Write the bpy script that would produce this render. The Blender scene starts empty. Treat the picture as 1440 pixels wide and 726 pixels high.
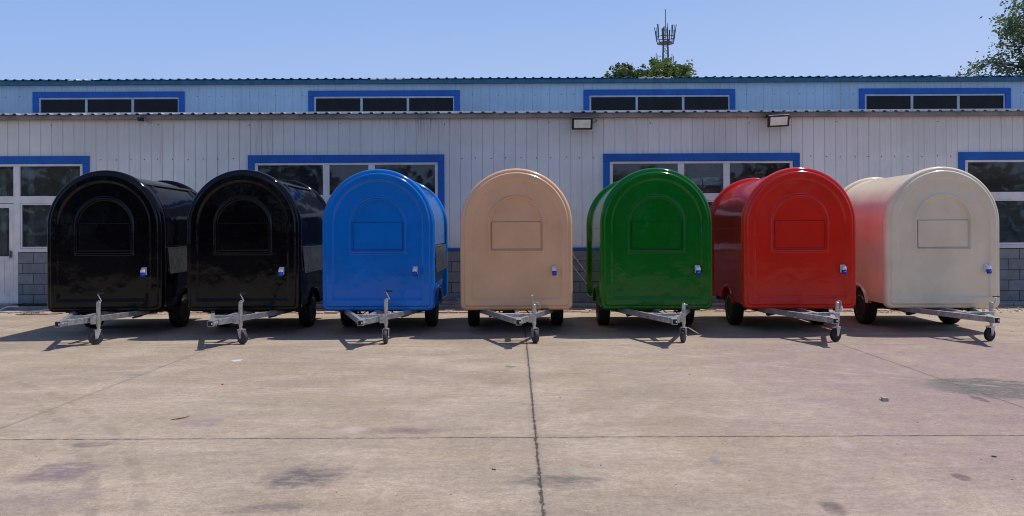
import bpy, bmesh, math, random
from mathutils import Vector, Matrix, noise as mnoise
random.seed(7)
R = math.radians
SC = bpy.context.scene
COL = SC.collection
CAMZ = 1.46; F = 1090.0; PX0 = 725.0; PY0 = 326.0

def at(px, py, D):
    """photo pixel at depth D -> world point (levelled for the slight roll)"""
    py = py + .0044*(px-720)
    return Vector(((px-PX0)/F*D, D, CAMZ-(py-PY0)/F*D))

# ------------------------------------------------------------------ materials
def new_mat(name):
    m = bpy.data.materials.new(name); m.use_nodes = True
    nt = m.node_tree
    return m, nt, nt.nodes['Principled BSDF']
class NT:
    def __init__(s, nt): s.nt = nt
    def n(s, t, **k):
        nd = s.nt.nodes.new(t)
        for a, b in k.items(): setattr(nd, a, b)
        return nd
    def l(s, a, b): s.nt.links.new(a, b)
    def put(s, sock, v):
        if hasattr(v, 'links') or isinstance(v, bpy.types.NodeSocket): s.l(v, sock)
        else: sock.default_value = v
    def math(s, op, a, b=None, c=None, clamp=False):
        nd = s.n('ShaderNodeMath', operation=op); nd.use_clamp = clamp
        s.put(nd.inputs[0], a)
        if b is not None: s.put(nd.inputs[1], b)
        if c is not None: s.put(nd.inputs[2], c)
        return nd.outputs[0]
    def vmath(s, op, a, b=None):
        nd = s.n('ShaderNodeVectorMath', operation=op)
        s.put(nd.inputs[0], a)
        if b is not None: s.put(nd.inputs[1], b)
        return nd.outputs['Value'] if op in ('LENGTH','DOT_PRODUCT','DISTANCE') else nd.outputs[0]
    def noise(s, vec, scale, detail=4, rough=.55, dist=0, out='Fac'):
        nd = s.n('ShaderNodeTexNoise'); s.l(vec, nd.inputs['Vector'])
        nd.inputs['Scale'].default_value = scale; nd.inputs['Detail'].default_value = detail
        nd.inputs['Roughness'].default_value = rough; nd.inputs['Distortion'].default_value = dist
        return nd.outputs[out]
    def ramp(s, v, a, b, c=0., d=1., smooth=True):
        nd = s.n('ShaderNodeMapRange'); nd.clamp = True
        if smooth: nd.interpolation_type = 'SMOOTHSTEP'
        s.put(nd.inputs[0], v)
        for i, x in enumerate((a, b, c, d)): nd.inputs[1+i].default_value = x
        return nd.outputs[0]
    def mix(s, f, a, b, bt='MIX'):
        nd = s.n('ShaderNodeMix'); nd.data_type = 'RGBA'; nd.blend_type = bt
        s.put(nd.inputs[0], f)
        for i, x in ((6, a), (7, b)):
            if isinstance(x, tuple): nd.inputs[i].default_value = (*x[:3], 1)
            else: s.l(x, nd.inputs[i])
        return nd.outputs[2]
    def bump(s, h, strength=.3, dist=.01, normal=None):
        nd = s.n('ShaderNodeBump'); s.l(h, nd.inputs['Height'])
        nd.inputs['Strength'].default_value = strength; nd.inputs['Distance'].default_value = dist
        if normal is not None: s.l(normal, nd.inputs['Normal'])
        return nd.outputs[0]
    def obj(s): return s.n('ShaderNodeTexCoord').outputs['Object']
    def geo(s): return s.n('ShaderNodeNewGeometry').outputs['Position']
    def sep(s, v):
        nd = s.n('ShaderNodeSeparateXYZ'); s.l(v, nd.inputs[0]); return nd.outputs
    def vec(s, x, y, z):
        nd = s.n('ShaderNodeCombineXYZ')
        for i, q in enumerate((x, y, z)): s.put(nd.inputs[i], q)
        return nd.outputs[0]

def simple(name, col, rough=.5, metal=0., var=.12, scale=6., bump=0., bscale=60., spec=.5, coat=0.):
    m, nt, b = new_mat(name); T = NT(nt); o = T.geo()
    f = T.noise(o, scale, 5, .6)
    k = T.ramp(f, .3, .7, 1-var, 1+var)
    c = T.mix(1., tuple(col), T.vec(k, k, k), 'MULTIPLY')
    T.l(c, b.inputs['Base Color'])
    b.inputs['Metallic'].default_value = metal
    T.l(T.ramp(T.noise(o, scale*2.3, 4), .3, .7, max(0, rough-.07), min(1, rough+.1)), b.inputs['Roughness'])
    b.inputs['Specular IOR Level'].default_value = spec
    b.inputs['Coat Weight'].default_value = coat; b.inputs['Coat Roughness'].default_value = .05
    if bump: T.l(T.bump(T.noise(o, bscale, 4), bump, .004), b.inputs['Normal'])
    return m

def paint(name, col, rough=.16, dust=(.35,.3,.25), dustk=.05, spec=.4):
    """glossy gelcoat on fibreglass: faint waviness, fine orange peel, thin dust"""
    m, nt, b = new_mat(name); T = NT(nt); o = T.geo()
    f = T.noise(o, 1.7, 5, .6)
    k = T.ramp(f, .25, .75, .9, 1.08)
    c = T.mix(1., tuple(col), T.vec(k, k, k), 'MULTIPLY')
    d = T.math('MULTIPLY', T.ramp(T.noise(o, 5.5, 8, .7), .45, .8), dustk*2)
    z = T.sep(o)[2]
    low = T.ramp(z, .34, .75, .10 if dustk > .03 else .03, 0.)
    low = T.math('MULTIPLY', low, T.ramp(T.noise(o, 9, 6, .7), .3, .7))
    c = T.mix(T.math('ADD', d, low, clamp=True), c, dust)
    T.l(c, b.inputs['Base Color'])
    T.l(T.ramp(T.noise(o, 3.1, 6, .65), .3, .75, rough, rough+.06), b.inputs['Roughness'])
    b.inputs['Specular IOR Level'].default_value = spec
    b1 = T.bump(T.noise(o, 2.6, 3, .45), .5, .016)
    b2 = T.bump(T.noise(o, 55, 2, .5), .05, .001, b1)
    T.l(b2, b.inputs['Normal'])
    return m

M = {}
M['p_black'] = paint('black_gelcoat', (.0022,.0022,.0035), .05, dust=(.12,.11,.10), dustk=.002, spec=.3)
M['p_blue'] = paint('blue_gelcoat', (.001,.165,.60), .09, dustk=.004)
M['p_beige'] = paint('beige_gelcoat', (.80,.48,.275), .13, dustk=.008)
M['p_green'] = paint('green_gelcoat', (.001,.14,.009), .06, dustk=.003)
M['p_red'] = paint('red_gelcoat', (.68,.022,.010), .08, dustk=.004)
M['p_cream'] = paint('cream_gelcoat', (.91,.78,.55), .13, dustk=.012)
M['dark_gap'] = simple('black_seal_and_gap', (.01,.01,.01), .7)  # black for seals and strips, and for the shade in openings
M['tyre'] = simple('tyre_rubber', (.011,.011,.012), .75, bump=.4, bscale=120)
M['grey_rubber'] = simple('grey_rubber', (.045,.045,.046), .7)
M['rim'] = simple('wheel_rim_paint', (.13,.13,.135), .4, .7)
M['galv'] = simple('galvanised_steel', (.52,.53,.54), .42, .75, var=.25, scale=18)
M['steel'] = simple('stainless_sheet', (.24,.25,.25), .32, .85, var=.15)
M['under'] = simple('underbody_black', (.012,.0115,.011), .6)
M['white_pl'] = simple('white_plastic', (.78,.78,.8), .35)
M['blue_pl'] = simple('blue_plastic', (.01,.04,.42), .3)
M['black_pl'] = simple('black_plastic', (.012,.012,.013), .4)
M['trim'] = simple('blue_window_trim', (.001,.11,.46), .5, var=.12, scale=3)
M['frame'] = simple('white_pvc_frame', (.78,.76,.72), .45, var=.12, scale=3)
M['alu'] = simple('pale_window_frame', (.5,.55,.6), .45)
M['interior'] = simple('dim_interior_wall', (.7,.72,.7), .8)
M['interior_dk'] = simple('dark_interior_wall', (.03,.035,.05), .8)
M['curtain'] = simple('curtain_cloth', (.33,.32,.3), .9)
M['lamp_glass'] = simple('frosted_lamp_glass', (.85,.85,.72), .3)
M['conc'] = simple('kerb_concrete', (.33,.32,.3), .85, var=.25, scale=4, bump=.5)
M['stone'] = simple('rubble_stone', (.36,.31,.27), .9, var=.35, scale=9)
M['skylight'] = simple('translucent_roof_sheet', (.78,.78,.74), .5)
M['roof_blue'] = simple('blue_roof_sheet', (.03,.13,.22), .5, var=.2)
M['roof_grey'] = simple('grey_roof_sheet', (.34,.37,.42), .5, .2, var=.25, scale=2)
M['fascia'] = simple('brown_grey_trim', (.27,.245,.22), .6, var=.3, scale=2)  # mottled brown-grey, mainly for the strip below the lower eave
M['towermet'] = simple('tower_steel', (.07,.085,.11), .6)
M['bark'] = simple('tree_bark', (.09,.07,.05), .9, var=.3)
M['hose'] = simple('white_hose_rubber', (.75,.72,.65), .5)
M['paper'] = simple('white_scrap', (.75,.74,.7), .7)
M['chalk'] = simple('pale_plaster_smear', (.58,.54,.49), .9, var=.25, scale=20)
M['wood'] = simple('weathered_stick', (.05,.04,.035), .8)

# glass: thin, mostly clear with real mirror reflections
def glass_mat(name, tint, trans, refl=1.5, dirt=.14):
    m, nt, b = new_mat(name); T = NT(nt)
    nt.nodes.remove(b)
    out = nt.nodes['Material Output']
    tr = T.n('ShaderNodeBsdfTransparent'); tr.inputs[0].default_value = (*[trans*t for t in tint], 1)
    gl = T.n('ShaderNodeBsdfGlossy'); gl.inputs['Roughness'].default_value = .03; gl.inputs[0].default_value = (.9,.95,1,1)
    o = T.geo()
    bp = T.bump(T.noise(o, 1.3, 2, .4), .2, .02)
    T.l(bp, gl.inputs['Normal'])
    di = T.n('ShaderNodeBsdfDiffuse'); di.inputs[0].default_value = (.25,.24,.22,1)
    fr = T.n('ShaderNodeFresnel'); fr.inputs[0].default_value = 1.5
    k = T.math('MULTIPLY', fr.outputs[0], refl, clamp=True)
    s1 = T.n('ShaderNodeMixShader'); T.l(k, s1.inputs[0]); T.l(tr.outputs[0], s1.inputs[1]); T.l(gl.outputs[0], s1.inputs[2])
    s2 = T.n('ShaderNodeMixShader'); T.l(T.ramp(T.noise(o, 2.5, 6, .7), .35, .8, dirt*.15, dirt), s2.inputs[0])
    T.l(s1.outputs[0], s2.inputs[1]); T.l(di.outputs[0], s2.inputs[2])
    T.l(s2.outputs[0], out.inputs['Surface'])
    return m
M['glass'] = glass_mat('window_glass', (.75,.85,.85), .9, 1.6, .15)
M['glass_dk'] = glass_mat('tinted_glass', (.2,.25,.5), .4, .45, .05)

# ribbed cladding
def cladding(name, col, streak_col, streak):
    m, nt, b = new_mat(name); T = NT(nt); o = T.geo(); x, y, z = T.sep(o)
    pid = T.math('FLOOR', T.math('DIVIDE', x, .2165*4))
    wn = T.n('ShaderNodeTexWhiteNoise', noise_dimensions='1D'); T.l(pid, wn.inputs['W'])
    k = T.math('MULTIPLY', T.ramp(wn.outputs['Value'], 0, 1, .94, 1.05, False), T.ramp(T.noise(o, .9, 5, .6), .3, .7, .9, 1.08))
    c = T.mix(1., tuple(col), T.vec(k, k, k), 'MULTIPLY')
    sv = T.vec(T.math('MULTIPLY', x, 14), y, T.math('MULTIPLY', z, .5))
    st = T.ramp(T.noise(sv, 1., 6, .7), .5, .78)
    big = T.ramp(T.noise(o, .35, 3, .5), .42, .66)
    c = T.mix(T.math('MULTIPLY', T.math('MULTIPLY', st, big), streak), c, streak_col)
    run = T.ramp(T.noise(T.vec(T.math('MULTIPLY', x, 22), y, T.math('MULTIPLY', z, .8)), 1., 4, .7), .48, .66)
    rx = T.ramp(T.math('ABSOLUTE', T.math('ADD', x, 1.75)), 1.0, .3)
    rx = T.math('MAXIMUM', rx, T.ramp(T.noise(T.vec(x, 0., 0.), .9, 2, .5), .58, .7, 0., .5))
    rz = T.math('MULTIPLY', T.ramp(z, 3.1, 3.72), .75 if name.startswith('grey') else .0)
    c = T.mix(T.math('MULTIPLY', T.math('MULTIPLY', run, rx), rz), c, (.10,.08,.07))
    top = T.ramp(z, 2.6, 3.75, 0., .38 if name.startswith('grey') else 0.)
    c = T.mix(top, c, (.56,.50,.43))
    sp = T.ramp(T.noise(o, 26, 3, .6), .72, .78)
    c = T.mix(T.math('MULTIPLY', sp, .35), c, (.12,.1,.09))
    T.l(c, b.inputs['Base Color']); b.inputs['Roughness'].default_value = .5
    T.l(T.bump(T.noise(o, 1.6, 3), .25, .02), b.inputs['Normal'])
    return m
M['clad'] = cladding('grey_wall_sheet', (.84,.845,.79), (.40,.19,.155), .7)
M['clad_up'] = cladding('pale_blue_wall_sheet', (.44,.62,.76), (.25,.32,.38), .45)
M['groove'] = simple('sheet_seam_shadow', (.56,.57,.56), .7)

def block_mat():
    m, nt, b = new_mat('grey_block_wall'); T = NT(nt); o = T.geo(); x, y, z = T.sep(o)
    v = T.vec(x, T.math('SUBTRACT', z, .06), 0.)
    br = T.n('ShaderNodeTexBrick'); T.l(v, br.inputs['Vector'])
    br.inputs['Scale'].default_value = 1.; br.inputs['Brick Width'].default_value = .42; br.inputs['Row Height'].default_value = .206
    br.inputs['Mortar Size'].default_value = .007; br.inputs['Mortar Smooth'].default_value = .2
    br.inputs['Color1'].default_value = (.19,.215,.23,1); br.inputs['Color2'].default_value = (.24,.255,.27,1)
    br.inputs['Mortar'].default_value = (.045,.05,.055,1)
    k = T.ramp(T.noise(o, 7, 7, .7), .3, .7, .82, 1.15)
    c = T.mix(1., br.outputs['Color'], T.vec(k, k, k), 'MULTIPLY')
    T.l(c, b.inputs['Base Color']); b.inputs['Roughness'].default_value = .85
    h = T.math('SUBTRACT', T.math('MULTIPLY', T.noise(o, 60, 4), .25), T.math('MULTIPLY', br.outputs['Fac'], 1.))
    T.l(T.bump(h, .7, .008), b.inputs['Normal'])
    return m
M['block'] = block_mat()

def leaf_mat(name, c1, c2):
    m, nt, b = new_mat(name); T = NT(nt); o = T.geo()
    f = T.ramp(T.noise(o, 1.1, 3, .6), .35, .65)
    g = T.ramp(T.noise(o, 9, 2, .6), .35, .65)
    c = T.mix(T.math('MULTIPLY', T.math('ADD', f, g), .5), c1, c2)
    T.l(c, b.inputs['Base Color']); b.inputs['Roughness'].default_value = .5
    out = nt.nodes['Material Output']
    tl = T.n('ShaderNodeBsdfTranslucent'); T.l(c, tl.inputs[0])
    mx = T.n('ShaderNodeMixShader'); mx.inputs[0].default_value = .4
    T.l(b.outputs[0], mx.inputs[1]); T.l(tl.outputs[0], mx.inputs[2]); T.l(mx.outputs[0], out.inputs[0])
    return m
M['leaf'] = leaf_mat('green_leaves', (.07,.12,.03), (.20,.29,.08))
M['leaf2'] = leaf_mat('dark_green_leaves', (.045,.08,.022), (.14,.20,.065))
M['leaf3'] = leaf_mat('silvery_green_leaves', (.06,.10,.04), (.22,.29,.14))
M['weed'] = leaf_mat('weed_leaves', (.06,.11,.03), (.12,.18,.05))

def ground_mat():
    m, nt, b = new_mat('yard_concrete'); T = NT(nt); o = T.geo(); x, y, z = T.sep(o)
    # base: warm grey-tan concrete, cloudy at several scales
    big = T.ramp(T.noise(o, .55, 7, .75), .38, .62)
    c = T.mix(big, (.380,.298,.220), (.500,.402,.308))
    pv = T.vec(T.math('MULTIPLY', x, .55), T.math('MULTIPLY', y, 1.8), 0.)
    sweep = T.ramp(T.noise(pv, 1.1, 8, .68, .6), .3, .72)
    c = T.mix(T.math('MULTIPLY', sweep, .68), c, (.29,.235,.19))
    sc = T.noise(T.vec(T.math('MULTIPLY', x, .8), T.math('MULTIPLY', y, 3.2), 3.), 3.2, 9, .78, .8)
    c = T.mix(T.ramp(sc, .52, .72, 0., .55), c, (.25,.20,.165))
    c = T.mix(T.ramp(sc, .44, .28, 0., .45), c, (.54,.46,.385))
    yel = T.ramp(T.noise(T.vmath('ADD', o, (31, 9, 0)), .8, 6, .7), .5, .68)
    c = T.mix(T.math('MULTIPLY', yel, .35), c, (.40,.315,.20))
    # pinkish-violet cast over the right foreground
    n1 = T.noise(o, .9, 6, .7)
    right = T.ramp(T.math('ADD', x, T.math('MULTIPLY', T.math('SUBTRACT', n1, .5), 5.0)), .8, 3.6)
    near = T.ramp(T.math('ADD', y, T.math('MULTIPLY', T.math('SUBTRACT', n1, .5), 5.)), 12, 9)
    right = T.math('MULTIPLY', right, T.ramp(T.noise(o, 1.9, 8, .75), .36, .58, .35, 1.))
    c = T.mix(T.math('MULTIPLY', T.math('MULTIPLY', right, near), .8), c, (.315,.222,.215))
    # fine aggregate
    ag = T.noise(o, 150, 4, .8)
    ka = T.ramp(ag, .38, .62, .78, 1.20)
    ag2 = T.ramp(T.noise(o, 48, 5, .85), .40, .60, .86, 1.12)
    ag3 = T.ramp(T.noise(T.vec(T.math('MULTIPLY', x, .7), y, 5.), 17, 6, .85), .40, .60, .88, 1.10)
    kk = T.math('MULTIPLY', T.math('MULTIPLY', ka, ag2), ag3)
    c = T.mix(1., c, T.vec(kk, kk, kk), 'MULTIPLY')
    # pits and pale chips
    pit = T.ramp(T.noise(o, 31, 2, .5), .715, .745)
    c = T.mix(T.math('MULTIPLY', pit, .6), c, (.12,.09,.075))
    chip = T.ramp(T.noise(T.vmath('ADD', o, (7, 3, 0)), 27, 3, .6), .74, .77)
    c = T.mix(T.math('MULTIPLY', chip, .55), c, (.58,.52,.45))
    # named stains: cx, cy, rx, ry, colour, strength, raggedness
    nz = T.noise(o, 3.4, 9, .8, out='Color')
    wob = T.vmath('SUBTRACT', nz, (.5, .5, .5))
    fine = T.ramp(T.noise(T.vec(x, T.math('MULTIPLY', y, 2.), 9.), 8, 8, .85), .40, .56, .35, 1.)
    def stain(c, px, py, wx, wy, col, k, rag=1.5, soft=.25):
        p = at(px, py, 1)          # find ground point
        D = CAMZ*F/((py+.0044*(px-720))-PY0); X = (px-PX0)/F*D
        rx = wx/F*D; ry = abs(CAMZ*F/((py-wy)-PY0)-D)
        q = T.vec(T.math('DIVIDE', T.math('SUBTRACT', x, X), rx), T.math('DIVIDE', T.math('SUBTRACT', y, D), ry), 0.)
        q = T.vmath('ADD', q, T.vmath('SCALE', wob)) if False else q
        nd = T.n('ShaderNodeVectorMath', operation='MULTIPLY_ADD')
        T.l(wob, nd.inputs[0]); nd.inputs[1].default_value = (rag*2.2, rag*2.2, 0); T.l(q, nd.inputs[2])
        L = T.vmath('LENGTH', nd.outputs[0])
        msk = T.math('MULTIPLY', T.ramp(L, 1+soft*.8, 1-soft*1.6), fine)
        return T.mix(T.math('MULTIPLY', msk, k), c, col)
    D1 = (.105,.095,.10); D2 = (.18,.13,.15)
    c = stain(c, 425, 672, 50, 20, D1, .9, 1.2, .4)
    c = stain(c, 380, 715, 70, 10, D1, .7, 1.5, .4)
    c = stain(c, 80, 665, 60, 16, D2, .85, 1.6, .4)
    c = stain(c, 60, 705, 80, 20, D2, .4, 1.6, .4)
    c = stain(c, 120, 626, 30, 7, D1, .7, 1.4, .4)
    c = stain(c, 280, 595, 35, 10, (.25,.18,.19), .6, 1.2, .4)
    c = stain(c, 780, 678, 60, 11, D1, .75, 1.3, .4)
    c = stain(c, 575, 606, 55, 6, (.17,.13,.14), .8, 1.2, .4)
    c = stain(c, 497, 605, 28, 6, (.52,.49,.46), .6, 1.8, .5)
    c = stain(c, 185, 528, 20, 5, D1, .35, 1.2, .4)
    c = stain(c, 1388, 545, 85, 12, (.125,.12,.11), 1., .45, .12)
    c = stain(c, 1300, 540, 30, 9, (.24,.21,.19), .5, .8, .3)
    c = stain(c, 1350, 671, 12, 3, (.1,.08,.08), .8, .4, .2)
    c = stain(c, 1376, 561, 8, 2, (.1,.08,.08), .8, .4, .2)
    c = stain(c, 1172, 715, 18, 9, (.12,.09,.085), .8, .8, .3)
    c = stain(c, 1005, 648, 9, 4, (.17,.17,.2), .6, .8, .3)
    c = stain(c, 1185, 625, 16, 6, (.5,.45,.42), .4, 1.2, .4)
    c = stain(c, 700, 538, 26, 4, (.2,.16,.13), .4, 1., .4)
    c = stain(c, 805, 660, 10, 3, (.3,.42,.3), .4, 1., .4)
    c = stain(c, 810, 455, 6, 6, (.45,.4,.37), .5, 1., .4)
    c = stain(c, 660, 462, 9, 8, (.4,.36,.33), .5, 1., .4)
    # tyre tracks: pale and dark rubbed arcs
    def track(c, cx, cy, rad, w, col, k):
        dx = T.math('SUBTRACT', x, cx); dy = T.math('SUBTRACT', y, cy)
        L = T.vmath('LENGTH', T.vec(dx, dy, 0.))
        d = T.math('ABSOLUTE', T.math('SUBTRACT', L, rad))
        mk = T.math('MULTIPLY', T.ramp(d, w, w*.4), T.ramp(T.noise(o, 3.5, 6, .7), .42, .62))
        return T.mix(T.math('MULTIPLY', mk, k), c, col)
    c = track(c, -10.5, 0., 9.2, .07, (.2,.16,.13), .45)
    c = track(c, -10.5, 0., 9.45, .06, (.2,.16,.13), .35)
    c = track(c, 14, 18, 10.6, .06, (.5,.42,.36), .5)
    c = track(c, 14, 18, 10.85, .05, (.5,.42,.36), .45)
    c = track(c, 9.5, 16.5, 10.3, .06, (.5,.42,.36), .4)
    c = track(c, 9.5, 16.5, 10.55, .05, (.5,.42,.36), .4)
    c = track(c, -8., 21., 11.2, .05, (.22,.17,.14), .5)
    c = track(c, -8., 21., 11.4, .04, (.22,.17,.14), .5)
    c = track(c, 7.4, 18.5, 8.0, .05, (.55,.47,.4), .6)
    c = track(c, 7.4, 18.5, 8.25, .04, (.55,.47,.4), .5)
    # slab joints
    wv = T.vmath('SUBTRACT', T.noise(o, 4., 10, .85, out='Color'), (.5, .5, .5)); wx_, wy_, _ = T.sep(wv)
    tot = None
    chipn = T.noise(o, 14, 5, .7)
    def joint(axis, p, w, amp):
        co = x if axis == 0 else y; wo = wx_ if axis == 0 else wy_
        d = T.math('ABSOLUTE', T.math('ADD', T.math('SUBTRACT', co, p), T.math('MULTIPLY', wo, amp)))
        ww = T.math('MULTIPLY', T.ramp(chipn, .38, .68, .35, 2.3), w)
        return T.ramp(T.math('DIVIDE', d, ww), 1.3, .5), T.ramp(d, w*9, w)
    J = [joint(0, .137, .0075, .06), joint(0, -3.87, .0055, .02), joint(0, 4.155, .0055, .02), joint(0, -7.87, .005, .02), joint(0, 8.16, .005, .02),
         joint(1, 5.50, .0065, .05), joint(1, 9.9, .004, .02), joint(1, 1.2, .006, .03)]
    faint = T.ramp(T.noise(o, 1.3, 4), .4, .62, .1, .8)
    halo = None
    for i, (j, h) in enumerate(J):
        if i in (1, 2, 3, 4): j = T.math('MULTIPLY', j, .35 if i == 1 else .7)
        if i == 6: j = T.math('MULTIPLY', j, faint)
        tot = j if tot is None else T.math('MAXIMUM', tot, j)
        halo = h if halo is None else T.math('MAXIMUM', halo, h)
    c = T.mix(T.math('MULTIPLY', halo, .22), c, (.2,.17,.15))
    c = T.mix(T.math('MULTIPLY', tot, .88), c, (.055,.045,.038))
    # bare reddish dirt along the wall
    dn = T.math('MULTIPLY', T.math('SUBTRACT', T.noise(o, 1.4, 7, .7), .5), 1.4)
    dirt = T.ramp(T.math('ADD', y, dn), 13.75, 14.1)
    dcol = T.mix(T.ramp(T.noise(o, 11, 8, .8), .35, .65), (.40,.27,.21), (.56,.44,.35))
    c = T.mix(T.math('MULTIPLY', dirt, .85), c, dcol)
    # unseen ground behind the photographer, darkened as asphalt and litter for dark panel reflections
    asp = T.ramp(T.math('ADD', y, T.math('MULTIPLY', T.math('SUBTRACT', T.noise(o, .7, 6, .7), .5), 3.)), -2., -4.)
    c = T.mix(T.math('MULTIPLY', asp, .93), c, (.045,.043,.038))
    T.l(c, b.inputs['Base Color'])
    T.l(T.ramp(T.noise(o, 1.3, 5), .3, .7, .78, .95), b.inputs['Roughness'])
    b.inputs['Specular IOR Level'].default_value = .3
    h = T.math('ADD', T.math('MULTIPLY', ag, .35), T.math('MULTIPLY', T.noise(o, 18, 5, .7), .4))
    h = T.math('SUBTRACT', h, T.math('MULTIPLY', tot, 3.))
    h = T.math('SUBTRACT', h, T.math('MULTIPLY', pit, .8))
    T.l(T.bump(h, .6, .006), b.inputs['Normal'])
    return m
M['ground'] = ground_mat()

def brick_mat():
    m, nt, b = new_mat('broken_red_brick'); T = NT(nt); o = T.geo()
    oi = T.n('ShaderNodeObjectInfo')
    f = T.ramp(T.noise(o, 13, 6, .8), .35, .65)
    c = T.mix(f, (.42,.25,.18), (.55,.42,.33)); T.l(c, b.inputs['Base Color']); b.inputs['Roughness'].default_value = .9
    T.l(T.bump(T.noise(o, 50, 5), .6, .01), b.inputs['Normal'])
    return m
M['brick'] = brick_mat()

# ------------------------------------------------------------------ mesh builder
class MB:
    def __init__(s): s.v = []; s.f = []; s.m = []; s.mi = 0
    def add(s, vs, fs):
        o = len(s.v); s.v += [Vector(p) for p in vs]
        for f in fs: s.f.append([i+o for i in f]); s.m.append(s.mi)
    def box(s, x0, x1, y0, y1, z0, z1):
        vs = [(x, y, z) for x in (x0, x1) for y in (y0, y1) for z in (z0, z1)]
        s.add(vs, [(0,1,3,2),(4,6,7,5),(0,4,5,1),(2,3,7,6),(0,2,6,4),(1,5,7,3)])
    def obox(s, c, ax, ay, az):
        c, ax, ay, az = map(Vector, (c, ax, ay, az))
        vs = [c+ax*i+ay*j+az*k for i in (-1,1) for j in (-1,1) for k in (-1,1)]
        s.add(vs, [(0,1,3,2),(4,6,7,5),(0,4,5,1),(2,3,7,6),(0,2,6,4),(1,5,7,3)])
    def beam(s, p0, p1, w, h, up=(0,0,1)):
        p0, p1 = Vector(p0), Vector(p1); d = p1-p0; dn = d.normalized()
        sd = (dn.cross(Vector(up)) if dn.cross(Vector(up)).length > 1e-3 else dn.cross(Vector((1,0,0)))).normalized(); u = sd.cross(dn)
        s.obox((p0+p1)/2, d/2, sd*w/2, u*h/2)
    def tube(s, pts, r, n=10, caps=True):
        pts = [Vector(p) for p in pts]; rs = r if isinstance(r, (list, tuple)) else [r]*len(pts)
        vs = []; prev = None
        for i, p in enumerate(pts):
            t = (pts[min(i+1, len(pts)-1)]-pts[max(i-1, 0)]).normalized()
            if prev is None:
                a = Vector((0,0,1)) if abs(t.z) < .9 else Vector((1,0,0))
                u = t.cross(a).normalized()
            else:
                u = (prev-t*prev.dot(t)).normalized()
            prev = u; w = t.cross(u)
            for k in range(n):
                a = 2*math.pi*k/n; vs.append(p+(u*math.cos(a)+w*math.sin(a))*rs[i])
        fs = []
        for i in range(len(pts)-1):
            for k in range(n):
                fs.append((i*n+k, i*n+(k+1)%n, (i+1)*n+(k+1)%n, (i+1)*n+k))
        if caps:
            fs.append(tuple(range(n))[::-1]); fs.append(tuple((len(pts)-1)*n+k for k in range(n)))
        s.add(vs, fs)
    def lathe(s, prof, c, axis=(1,0,0), n=32):
        """prof = [(offset along axis, radius)]"""
        ax = Vector(axis).normalized(); a = Vector((0,0,1)) if abs(ax.z) < .9 else Vector((1,0,0))
        u = ax.cross(a).normalized(); w = ax.cross(u); c = Vector(c)
        vs = []; fs = []
        for (t, r) in prof:
            for k in range(n):
                an = 2*math.pi*k/n; vs.append(c+ax*t+(u*math.cos(an)+w*math.sin(an))*r)
        for i in range(len(prof)-1):
            for k in range(n): fs.append((i*n+k, i*n+(k+1)%n, (i+1)*n+(k+1)%n, (i+1)*n+k))
        if prof[0][1] > 1e-4: fs.append(tuple(range(n)))
        if prof[-1][1] > 1e-4: fs.append(tuple((len(prof)-1)*n+k for k in range(n)))
        s.add(vs, fs)
    def loops(s, loops, cap0=False, cap1=False):
        n = len(loops[0]); vs = [p for l in loops for p in l]; fs = []
        for i in range(len(loops)-1):
            for k in range(n): fs.append((i*n+k, i*n+(k+1)%n, (i+1)*n+(k+1)%n, (i+1)*n+k))
        if cap0: fs.append(tuple(range(n)))
        if cap1: fs.append(tuple((len(loops)-1)*n+k for k in range(n)))
        s.add(vs, fs)
    def build(s, name, mats, parent=None, smooth=None, bevel=0., loc=None, recalc=True):
        me = bpy.data.meshes.new(name); me.from_pydata([tuple(p) for p in s.v], [], s.f)
        if not isinstance(mats, (list, tuple)): mats = [mats]
        for m in mats: me.materials.append(m)
        for p, i in zip(me.polygons, s.m): p.material_index = i
        if recalc:
            bm = bmesh.new(); bm.from_mesh(me); bmesh.ops.recalc_face_normals(bm, faces=bm.faces[:]); bm.to_mesh(me); bm.free()
        if smooth is not None:
            for p in me.polygons: p.use_smooth = True
            me.set_sharp_from_angle(angle=R(smooth))
        o = bpy.data.objects.new(name, me); COL.objects.link(o)
        if parent: o.parent = parent
        if loc is not None: o.location = loc
        if bevel:
            md = o.modifiers.new('bevel', 'BEVEL'); md.width = bevel; md.segments = 2; md.limit_method = 'ANGLE'
        return o
def empty(name, loc=(0,0,0), rz=0., parent=None):
    o = bpy.data.objects.new(name, None); COL.objects.link(o); o.location = loc; o.rotation_euler.z = rz
    o.empty_display_size = .2
    if parent: o.parent = parent
    return o
def tag(o, label, cat, group=None, kind=None):
    if label: o['label'] = label
    if cat: o['category'] = cat
    if group: o['group'] = group
    if kind: o['kind'] = kind
    return o

# ------------------------------------------------------------------ the trailers
ZB, ZS, HW, RC = .345, 1.562, .80, .085        # bottom, spring line, half width, bottom corner radius
def arch_loop(d, y, hw=HW, zb=ZB, zs=ZS, rc=RC, na=56):
    w = hw-d; z0 = zb+d; r = max(rc-d*.6, .02)
    P = []
    for i in range(8): P.append((-w+r+(2*w-2*r)*i/8, y, z0))                       # bottom edge, left to right
    for i in range(7): a = -math.pi/2+math.pi/2*i/6; P.append((w-r+r*math.cos(a), y, z0+r+r*math.sin(a)))
    for i in range(1, 8): P.append((w, y, z0+r+(zs-z0-r)*i/8))
    for i in range(na+1): a = math.pi*i/na; P.append((w*math.cos(a), y, zs+w*math.sin(a)))
    for i in range(1, 8): P.append((-w, y, zs-(zs-z0-r)*i/8))
    for i in range(6): a = math.pi+math.pi/2*i/6; P.append((-w+r+r*math.cos(a), y, z0+r+r*math.sin(a)))
    return P
LEN = 2.36
WY, WR, WX = 1.12, .275, .645

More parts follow.
